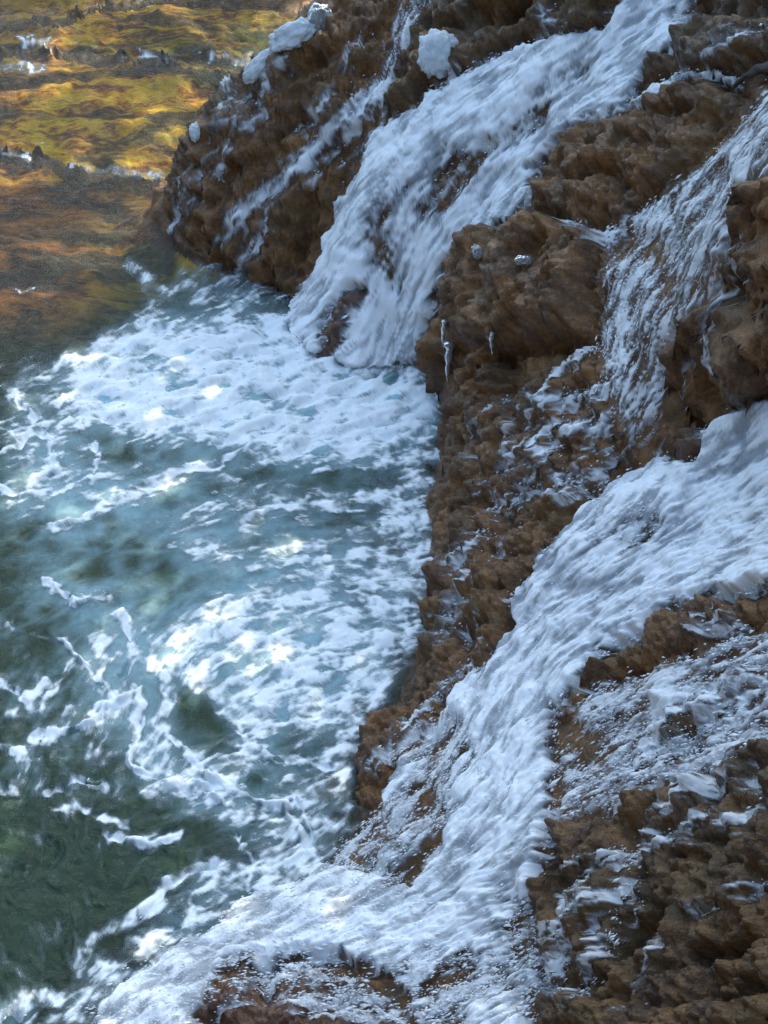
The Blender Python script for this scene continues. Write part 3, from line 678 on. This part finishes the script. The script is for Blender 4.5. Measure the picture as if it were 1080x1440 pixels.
# rock bed seen under the cascades takes the rock's own colour
land = (L > W - .06)
o.data.materials.append(M_rock)
r_, c_ = np.nonzero((fl_ == 0) & ~LABLIP[:-1, :-1])
o.data.polygons.foreach_set('material_index', ((L[r_, c_] > W[r_, c_] - .03) & (PX[r_, c_] > 190)).astype(np.int32))
wet = (P[..., 2] < W + .05) & (L < .5)
dep = np.clip((W - P[..., 2]) / .5, 0, 1)
PWAT = np.stack([X, Y, PWZ], -1)
o = patch('water', PWAT, fany(wet), M_water, {'depth': dep, 'air': air}); tag(o, kind='structure')
fm = (foam > .015) & wet
o = patch('foam', np.stack([X, Y, foam_z], -1), fany(fm), M_foam, {'foam': foam, 'foamw': smooth(.05, .95, foam + .09 * p1 + .08 * s1)}); tag(o, 'white foam swirling over the green pool', 'foam', kind='stuff')

# ------------------------------------------------------------------ rocks
for i, (nm, poly, h, wd, label, cat) in enumerate(ROCKS):
    m = M_rockdark if i in (1, 6, 10, 11) else (M_rockred if i in (2, 8, 12) else M_rock)
    tag(patch(nm, P, fl_ == i + 1, m, skirt=.18), label, cat)
LIPS = ['broken brown rock ledge across the stream at the left edge, lowest of the stream steps', 'dark jagged rock ledge across the golden stream near the top edge', 'dark rock step in the top left corner of the stream']
for fmk, label in zip(LIPK, LIPS):
    o = patch('rock_ledge', P, fmk[:-1, :-1], M_rockdark, skirt=.12)
    if o: tag(o, label, 'rock ledge')

# ------------------------------------------------------------------ waterfalls
WF = {1: 'broad white main waterfall pouring from the top right down to the back of the pool', 2: 'white side cascade at the upper right running down between the ridge and the right boulder',
      3: 'wide white lower cascade crossing from the right edge to the bottom left', 4: 'thin streaky veil of water between the mossy island and the dark lower right slope',
      5: 'thin broken trickles of water over the left rock outcrop', 6: 'small trickles running down the dark lower right rock slope'}
on = (cover > .02) & (P[..., 2] > W - .12)
for k, label in WF.items():
    o = patch('waterfall', PW, fany(on & (wlab == k)) & ((wlab[:-1, :-1] == k)), M_white, {'cover': cover, 'white': white})
    if o: tag(o, label, 'waterfall')
print('patches', round(time.time() - T0, 1))

# ------------------------------------------------------------------ flung drops
def spray(name, weight, count, up, seed, label):
    rq = np.random.default_rng(seed)
    cdf = np.cumsum((weight / np.maximum(MPP, 1e-4) ** 0).ravel().astype(np.float64)); k = np.searchsorted(cdf, rq.uniform(0, cdf[-1], count))
    base_ = np.maximum(PW[..., 2], PWZ).ravel()[k]
    p = np.stack([X.ravel()[k], Y.ravel()[k], base_ + np.abs(rq.normal(0, up, count)) + .004], -1) + rq.normal(0, .008, (count, 3))
    e = .02; r2_, c2_ = np.unravel_index(k, X.shape)
    r3_ = np.clip(r2_ + 3 * vr[r2_, c2_], 0, NR - 1).astype(int); c3_ = np.clip(c2_ + 3 * vc[r2_, c2_], 0, NC - 1).astype(int)
    d = np.stack([X[r3_, c3_] - X[r2_, c2_], Y[r3_, c3_] - Y[r2_, c2_], S[r3_, c3_] - S[r2_, c2_]], -1) + rq.normal(0, .003, (count, 3)); d /= np.linalg.norm(d, axis=1, keepdims=True) + 1e-9
    a1 = np.cross(d, [0, 0, 1.0]); a1 /= np.linalg.norm(a1, axis=1, keepdims=True) + 1e-9; a2 = np.cross(d, a1)
    rad = rq.lognormal(math.log(.0021), .45, (count, 1)); ln = rad * rq.uniform(1.2, 4.2, (count, 1))
    V = np.stack([p - d * ln, p + a1 * rad, p + a2 * rad, p - a1 * rad, p - a2 * rad, p + d * ln], 1).reshape(-1, 3).astype(np.float32)
    T = np.array([[0, 2, 1], [0, 3, 2], [0, 4, 3], [0, 1, 4], [5, 1, 2], [5, 2, 3], [5, 3, 4], [5, 4, 1]])
    F = (np.arange(count)[:, None, None] * 6 + T[None]).reshape(-1)
    me = bpy.data.meshes.new(name); me.vertices.add(len(V)); me.vertices.foreach_set('co', V.ravel())
    me.loops.add(len(F)); me.loops.foreach_set('vertex_index', F.astype(np.int32)); n_ = len(F) // 3
    me.polygons.add(n_); me.polygons.foreach_set('loop_start', np.arange(0, len(F), 3, dtype=np.int32)); me.polygons.foreach_set('use_smooth', np.ones(n_, bool))
    me.update(calc_edges=True); me.materials.append(M_drop); o = bpy.data.objects.new(name, me); col.objects.link(o); return tag(o, label, 'spray', kind='stuff')
t = NT('water_drops'); p = t.bsdf(Base_Color=(.9, .92, .94), Roughness=.25, IOR=1.33); M_drop = t.done(p.outputs[0])
inframe = (PX > -60) & (PX < 1140) & (PY > -60) & (PY < 1500)
rim = cover * (1 - cover) * 4
foot = np.exp(-((L - .02) / .07) ** 2) * smooth(.5, .9, cov)
spray('spray', inframe * (rim * (.3 + smooth(.3, .8, cov)) + .25 * cover * smooth(.5, .8, cov) + 0.15 * foot * inframe + .10 * foam * smooth(.5, .9, den)), 30000, .016, 7, 'white drops flung up along the edges of the cascades')
# ------------------------------------------------------------------ small things on the rocks
PXL, PYL = to_pixel(P[..., 0], P[..., 1], P[..., 2])
DCAM = np.sqrt(P[..., 0] ** 2 + P[..., 1] ** 2 + (P[..., 2] - CAM_H) ** 2)
def on_rock(px, py, r=5):
    m = (PXL - px) ** 2 + (PYL - py) ** 2 < r * r
    idx = np.argwhere(m)
    k = idx[np.argmin(DCAM[m])]
    return Vector(P[k[0], k[1]].tolist())
def view_frame(p):
    f = (p - Vector((0, 0, CAM_H))).normalized(); r = Vector((1, 0, 0)); u = r.cross(f); return f, r, u
def ico(sub):
    import bmesh
    bm = bmesh.new(); bmesh.ops.create_icosphere(bm, subdivisions=sub, radius=1); 
    v = np.array([x.co[:] for x in bm.verts], np.float32); f = [[q.index for q in x.verts] for x in bm.faces]; bm.free(); return v, f
ICO_V, ICO_F = ico(5)
def blob(name, p, ax, half, mat, seed, rough=.34, freq=1.9, drip=0.0):
    """a lump with three half sizes (m) along the axes ax, roughened; drip pulls its lower rim down into small icicles"""
    v = ICO_V.copy()
    n_ = fbm(v[:, 0] * freq + seed, v[:, 1] * freq, v[:, 2] * freq, 3, seed) * rough
    v = np.sign(v) * np.abs(v) ** .85
    n2 = (1 - worley(v[:, 0] * 3 + seed, v[:, 1] * 3, v[:, 2] * 3, seed) ** 2) * rough * .25
    v = v * (1 + n_ + n2)[:, None]
    out = np.zeros_like(v)
    for k in range(3): out += v[:, k:k + 1] * half[k] * np.array(ax[k][:], np.float32)
    if drip > 0:
        a = np.clip(-ICO_V[:, 1] - .25, 0, 1) * np.clip(vnoise(ICO_V[:, 0] * 7 + seed, ICO_V[:, 0] * 0, ICO_V[:, 2] * 2, seed) + .35, 0, 1)
        out += (a * drip)[:, None] * np.array((-.08, 0, -1), np.float32)
    return mesh_obj(name, out + np.array(p[:], np.float32), ICO_F, mat)
def at_ice(px, py, wpx_, hpx, thick, mat, seed, label, cat='ice', rot=0.0, drip=0.0, name='ice_lump', lift=.3):
    p = on_rock(px, py); f, r, u = view_frame(p); m = DCAM.mean() * 0 + (p - Vector((0, 0, CAM_H))).length / FPX
    c, s_ = math.cos(rot), math.sin(rot)
    q = p - f * thick * lift
    o = blob(name, q, (r * c + u * s_, u * c - r * s_, f), (wpx_ / 2 * m, hpx / 2 * m, thick), mat, seed, drip=drip)
    tag(o, label, cat); return o
at_ice(612, 74, 48, 52, .05, M_ice, 3, 'round white lump of ice with a dripping rim on the dark rock at the top', drip=.05)
at_ice(413, 46, 60, 32, .05, M_ice, 5, 'largest white cap of ice on the upper left edge of the left outcrop', rot=.45)
at_ice(449, 24, 28, 38, .04, M_clear, 6, 'bluish clear lump of ice above the largest ice cap on the left outcrop', rot=-.5)
at_ice(362, 94, 52, 22, .04, M_ice, 8, 'long low strip of ice below the largest ice cap on the left outcrop', rot=.75)
at_ice(277, 186, 13, 22, .03, M_ice, 9, 'tiny white knob of ice on the left outcrop edge against the golden stream')
at_ice(674, 352, 12, 20, .02, M_clear, 10, 'small clear blob of ice on top of the overhanging boulder', rot=.4)
at_ice(735, 364, 22, 13, .02, M_clear, 11, 'clear patch of ice on the boulder shoulder, right of the smaller clear blob')
def icicle(px, py, lpx, rpx, label, seed):
    p = on_rock(px, py); f, r, u = view_frame(p); m = (p - Vector((0, 0, CAM_H))).length / FPX
    p = p - f * .02; ln = lpx * m / cp; n_ = 18; V = []; F = []
    for k in range(n_ + 1):
        t = k / n_; rad = rpx * m * (1 - t) ** .8 * (1 + .25 * math.sin(t * 19 + seed)) + .0006
        for j in range(8):
            a = j * math.pi / 4; V.append((p.x + rad * math.cos(a) + .004 * math.sin(t * 5 + seed), p.y + rad * math.sin(a), p.z - ln * t))
    for k in range(n_):
        for j in range(8): F.append((k * 8 + j, k * 8 + (j + 1) % 8, k * 8 + 8 + (j + 1) % 8, k * 8 + 8 + j))
    F.append(tuple(range(7, -1, -1)))
    o = mesh_obj('icicle', V, F, M_clear); tag(o, label, 'icicle', 'icicles under the overhanging boulder'); return o
icicle(633, 486, 52, 7, 'thickest clear icicle at the lower left of the overhanging boulder', 1)
icicle(624, 448, 36, 4, 'thin icicle on the left side of the overhanging boulder, above the thickest one', 2)
icicle(690, 470, 30, 4, 'short icicle in the middle of the overhanging boulder', 3)
# the dead stick at the right edge
a = on_rock(1032, 128); f, r, u = view_frame(a); b = Vector(to_world(1115, 82, a.z + .22))
V = []; F = []; n_ = 26
for k in range(n_ + 1):
    t = k / n_; q = a.lerp(b, t) + Vector((0, 0, .03 + .02 * math.sin(t * 6))); rad = .012 + .030 * t + .004 * math.sin(t * 23)
    for j in range(10):
        an = j * math.pi / 5; rr = rad * (1 + .18 * math.sin(3 * an + t * 9)); V.append((q.x + rr * .3 * math.cos(an), q.y + rr * math.cos(an), q.z + rr * math.sin(an)))
for k in range(n_):
    for j in range(10): F.append((k * 10 + j, k * 10 + (j + 1) % 10, k * 10 + 10 + (j + 1) % 10, k * 10 + 10 + j))
F += [tuple(range(9, -1, -1)), tuple(range(n_ * 10, n_ * 10 + 10))]
tag(mesh_obj('driftwood_stick', V, F, M_bark), 'dark wet driftwood stick jutting in at the upper right edge', 'driftwood')

# ------------------------------------------------------------------ beyond the frame: ground, far bank, and unseen leaf canopies added to block the sun over the falls
def hill_mat():
    t = NT('far_bank')
    a_ = t.noise(.9, 6, .65); c = t.ramp(a_, [(.35, (.006, .006, .004)), (.5, (.022, .016, .006)), (.62, (.08, .045, .009)), (.7, (.02, .022, .007))])
    p = t.bsdf(Base_Color=c, Roughness=.9, Normal=t.bump(t.noise(3, 5), 1.0, .2)); return t.done(p.outputs[0])
M_hill = hill_mat()
nx, ny = 120, 40
V = []; F = []
hx = np.linspace(-26, 26, nx); hy = np.linspace(0, 1, ny)
HX, HT = np.meshgrid(hx, hy); HY = 15.6 + 12 * HT + .02 * HX ** 2 * (HX < 0) * 0
HZ = -.4 + 5.6 * smooth(0, .55, HT) + 1.2 * HT + .8 * fbm(HX * .35, HT * 5, HX * 0, 4, 91) * smooth(.05, .4, HT)
V = np.stack([HX, HY, HZ], -1).reshape(-1, 3)
F = [(i * nx + j, i * nx + j + 1, (i + 1) * nx + j + 1, (i + 1) * nx + j) for i in range(ny - 1) for j in range(nx - 1)]
tag(mesh_obj('hill', V, F, M_hill), kind='structure')
AN, AT = np.meshgrid(np.linspace(R(140), R(404), 90), np.linspace(0, 1, 24))
RAD = 9.5 + 10 * AT; HZ = -.8 + 11 * smooth(0, .7, AT) + 3 * AT + 1.0 * fbm(AN * 3, AT * 4, AN * 0, 4, 93) * smooth(.05, .4, AT)
V = np.stack([RAD * np.cos(AN), 3 + RAD * np.sin(AN), HZ], -1).reshape(-1, 3)
F = [(i * 90 + j, i * 90 + j + 1, (i + 1) * 90 + j + 1, (i + 1) * 90 + j) for i in range(23) for j in range(89)]
tag(mesh_obj('hill', V, F, M_hill), kind='structure')
tag(mesh_obj('ground', [(-90, -60, -1.0), (90, -60, -1.0), (90, 120, -1.0), (-90, 120, -1.0)], [(0, 1, 2, 3)], M_hill), kind='structure')

LIT = [[(-300,-200),(400,-200),(400,20),(345,80),(285,150),(245,215),(232,300),(215,345),(150,372),(60,395),(-300,520)],
       [(340,105),(400,38),(440,5),(560,-40),(560,10),(520,40),(470,60),(440,100),(470,125),(410,152),(380,120)]]
LITS = [[(195,450,12),(235,438,12),(285,428,10)], [(60,745,14),(140,718,16),(200,692,20),(265,662,16)], [(215,940,28),(260,890,30),(330,850,24)], [(205,1000,16),(215,1060,16)],
        [(380,605,18),(470,590,22)], [(10,760,24),(40,690,18)], [(5,415,24),(50,405,14)], [(340,900,20),(400,870,14)], [(110,490,14),(140,465,12)], [(330,1000,12),(345,1040,10)], [(520,600,12),(480,570,14)]]
def shade(px, py):
    """1 where the photograph lies in shade"""
    lit = np.zeros(px.shape, np.float32)
    lit = np.maximum(lit, smooth(-8, 8, sdist(LIT[0], px, py, 900)))
    band = vnoise(px * .006 + py * .004, py * .028 - px * .004, px * 0, 95) + .5 * vnoise(px * .02, py * .06, px * 0, 96)
    lit *= smooth(-.10, .16, band)
    lit *= 1 - .9 * np.exp(-((px - 20) / 110) ** 2 - ((py - 5) / 40) ** 2)
    lit = np.maximum(lit, smooth(-34, -20, sdist(LIT[1], px, py, 900)))
    for pts in LITS: lit = np.maximum(lit, smooth(1.1, .8, stroke(pts, px, py, 900)) * (.12 + .75 * smooth(-.3, .35, vnoise(px * .045, py * .06, px * 0, 97))))
    return 1 - lit
def surface(x, y):
    d = y * cp + CAM_H * sp
    r = (np.arctan2(CAM_H, np.maximum(y, .1)) - TH0) / (TH1 - TH0) * (NR - 1); c = (x / d - U0) / (U1 - U0) * (NC - 1)
    ok = (r >= 0) & (r <= NR - 1) & (c >= 0) & (c <= NC - 1)
    return S[np.clip(r, 0, NR - 1).astype(int), np.clip(c, 0, NC - 1).astype(int)], ok
NL = 34000  # leaves sit on sun rays from shaded ground, leaving gaps for lit patches
rg = np.random.default_rng(12)
area = np.abs(np.gradient(X, axis=1) * np.gradient(Y, axis=0)) * ((PX > -330) & (PX < 1400) & (PY > -220) & (PY < 1640))
cdf = np.cumsum((area + 0.35 * area * (S > .1)).ravel().astype(np.float64)); pick = np.searchsorted(cdf, rg.uniform(0, cdf[-1], NL))
keep = shade(PX.ravel()[pick].astype(np.float32), PY.ravel()[pick].astype(np.float32)) > rg.uniform(.35, .65, NL)
pick = pick[keep]; lz = rg.uniform(5.6, 8.2, len(pick)); t_ = (lz - S.ravel()[pick]) / SUN_TO[2]
lx = X.ravel()[pick] + SUN_TO[0] * t_; ly = Y.ravel()[pick] + SUN_TO[1] * t_
ex_ = 11000; ez = rg.uniform(5.6, 8.2, ex_); et = (ez - 1.1) / SUN_TO[2]       # leaves added to shade the near bank, below the frame
lx = np.append(lx, rg.uniform(-.6, 3.0, ex_) + SUN_TO[0] * et); ly = np.append(ly, rg.uniform(.6, 3.2, ex_) + SUN_TO[1] * et); lz = np.append(lz, ez)
SUN_BLOCKERS = [(6.6, 12.2, 3.6), (5.6, 16.6, 3.0), (8.6, 9.4, 3.8)]  # unseen trunks put in to carry the sun-blocking leaves
own = np.argmin([(lx - tx + 2.5) ** 2 + (ly - ty) ** 2 for tx, ty, tz in SUN_BLOCKERS], axis=0)
def leaf_mat():
    t = NT('autumn_leaves')
    c = t.ramp(t.noise(2.5, 3), [(.35, (.05, .055, .015)), (.55, (.14, .09, .015)), (.7, (.10, .05, .012))])
    d_ = t.n('BsdfDiffuse'); t.link(c, d_.inputs[0]); return t.done(d_.outputs[0])
M_leaf = leaf_mat()
def limb(V, F, pts, r0, r1):
    k0 = len(V); n = len(pts)
    for i, p in enumerate(pts):
        rad = r0 + (r1 - r0) * i / (n - 1)
        for j in range(8): V.append((p[0] + rad * math.cos(j * math.pi / 4), p[1] + rad * math.sin(j * math.pi / 4), p[2]))
    for i in range(n - 1):
        for j in range(8): F.append((k0 + i * 8 + j, k0 + i * 8 + (j + 1) % 8, k0 + i * 8 + 8 + (j + 1) % 8, k0 + i * 8 + 8 + j))
for ti, (tx, ty, tz) in enumerate(SUN_BLOCKERS):
    m = own == ti
    if not m.any(): continue
    root = bpy.data.objects.new('tree', None); col.objects.link(root); root.location = (tx, ty, tz)
    tag(root, ['leafy tree on the right bank behind the falls', 'leafy tree farthest up the right bank', 'leafy tree on the near right bank'][ti], 'tree', 'trees on the right bank')
    V = []; F = []; rn = random.Random(ti)
    cx, cy = float(lx[m].mean()), float(ly[m].mean())
    limb(V, F, [(.0 + .15 * math.sin(k * .9), .1 * math.cos(k), -1.5 + k * .55) for k in range(9)], .26, .14)
    idx = np.nonzero(m)[0]
    for k in range(14):
        q = idx[rn.randrange(len(idx))]; e = (lx[q] - tx, ly[q] - ty, lz[q] - tz); z0 = 1.2 + rn.random() * 1.6
        limb(V, F, [(e[0] * t, e[1] * t, z0 + (e[2] - z0) * t ** .7) for t in (0, .2, .4, .6, .8, 1)], .08, .015)
    o = mesh_obj('trunk', V, F, M_bark); o.parent = root
    n = int(m.sum()); ctr = np.stack([lx[m] - tx, ly[m] - ty, lz[m] - tz], -1)
    a1 = rg.normal(size=(n, 3)); a1 /= np.linalg.norm(a1, axis=1, keepdims=True); a2 = np.cross(a1, rg.normal(size=(n, 3))); a2 /= np.linalg.norm(a2, axis=1, keepdims=True)
    sz = rg.uniform(.075, .125, (n, 1)); 
    quad = np.stack([ctr - a1 * sz, ctr + a2 * sz * .6, ctr + a1 * sz, ctr - a2 * sz * .6], 1).reshape(-1, 3)
    o = mesh_obj('crown', quad, np.arange(4 * n).reshape(-1, 4).tolist(), M_leaf, False); o.parent = root
    print('tree', ti, n)
print('done', round(time.time() - T0, 1))
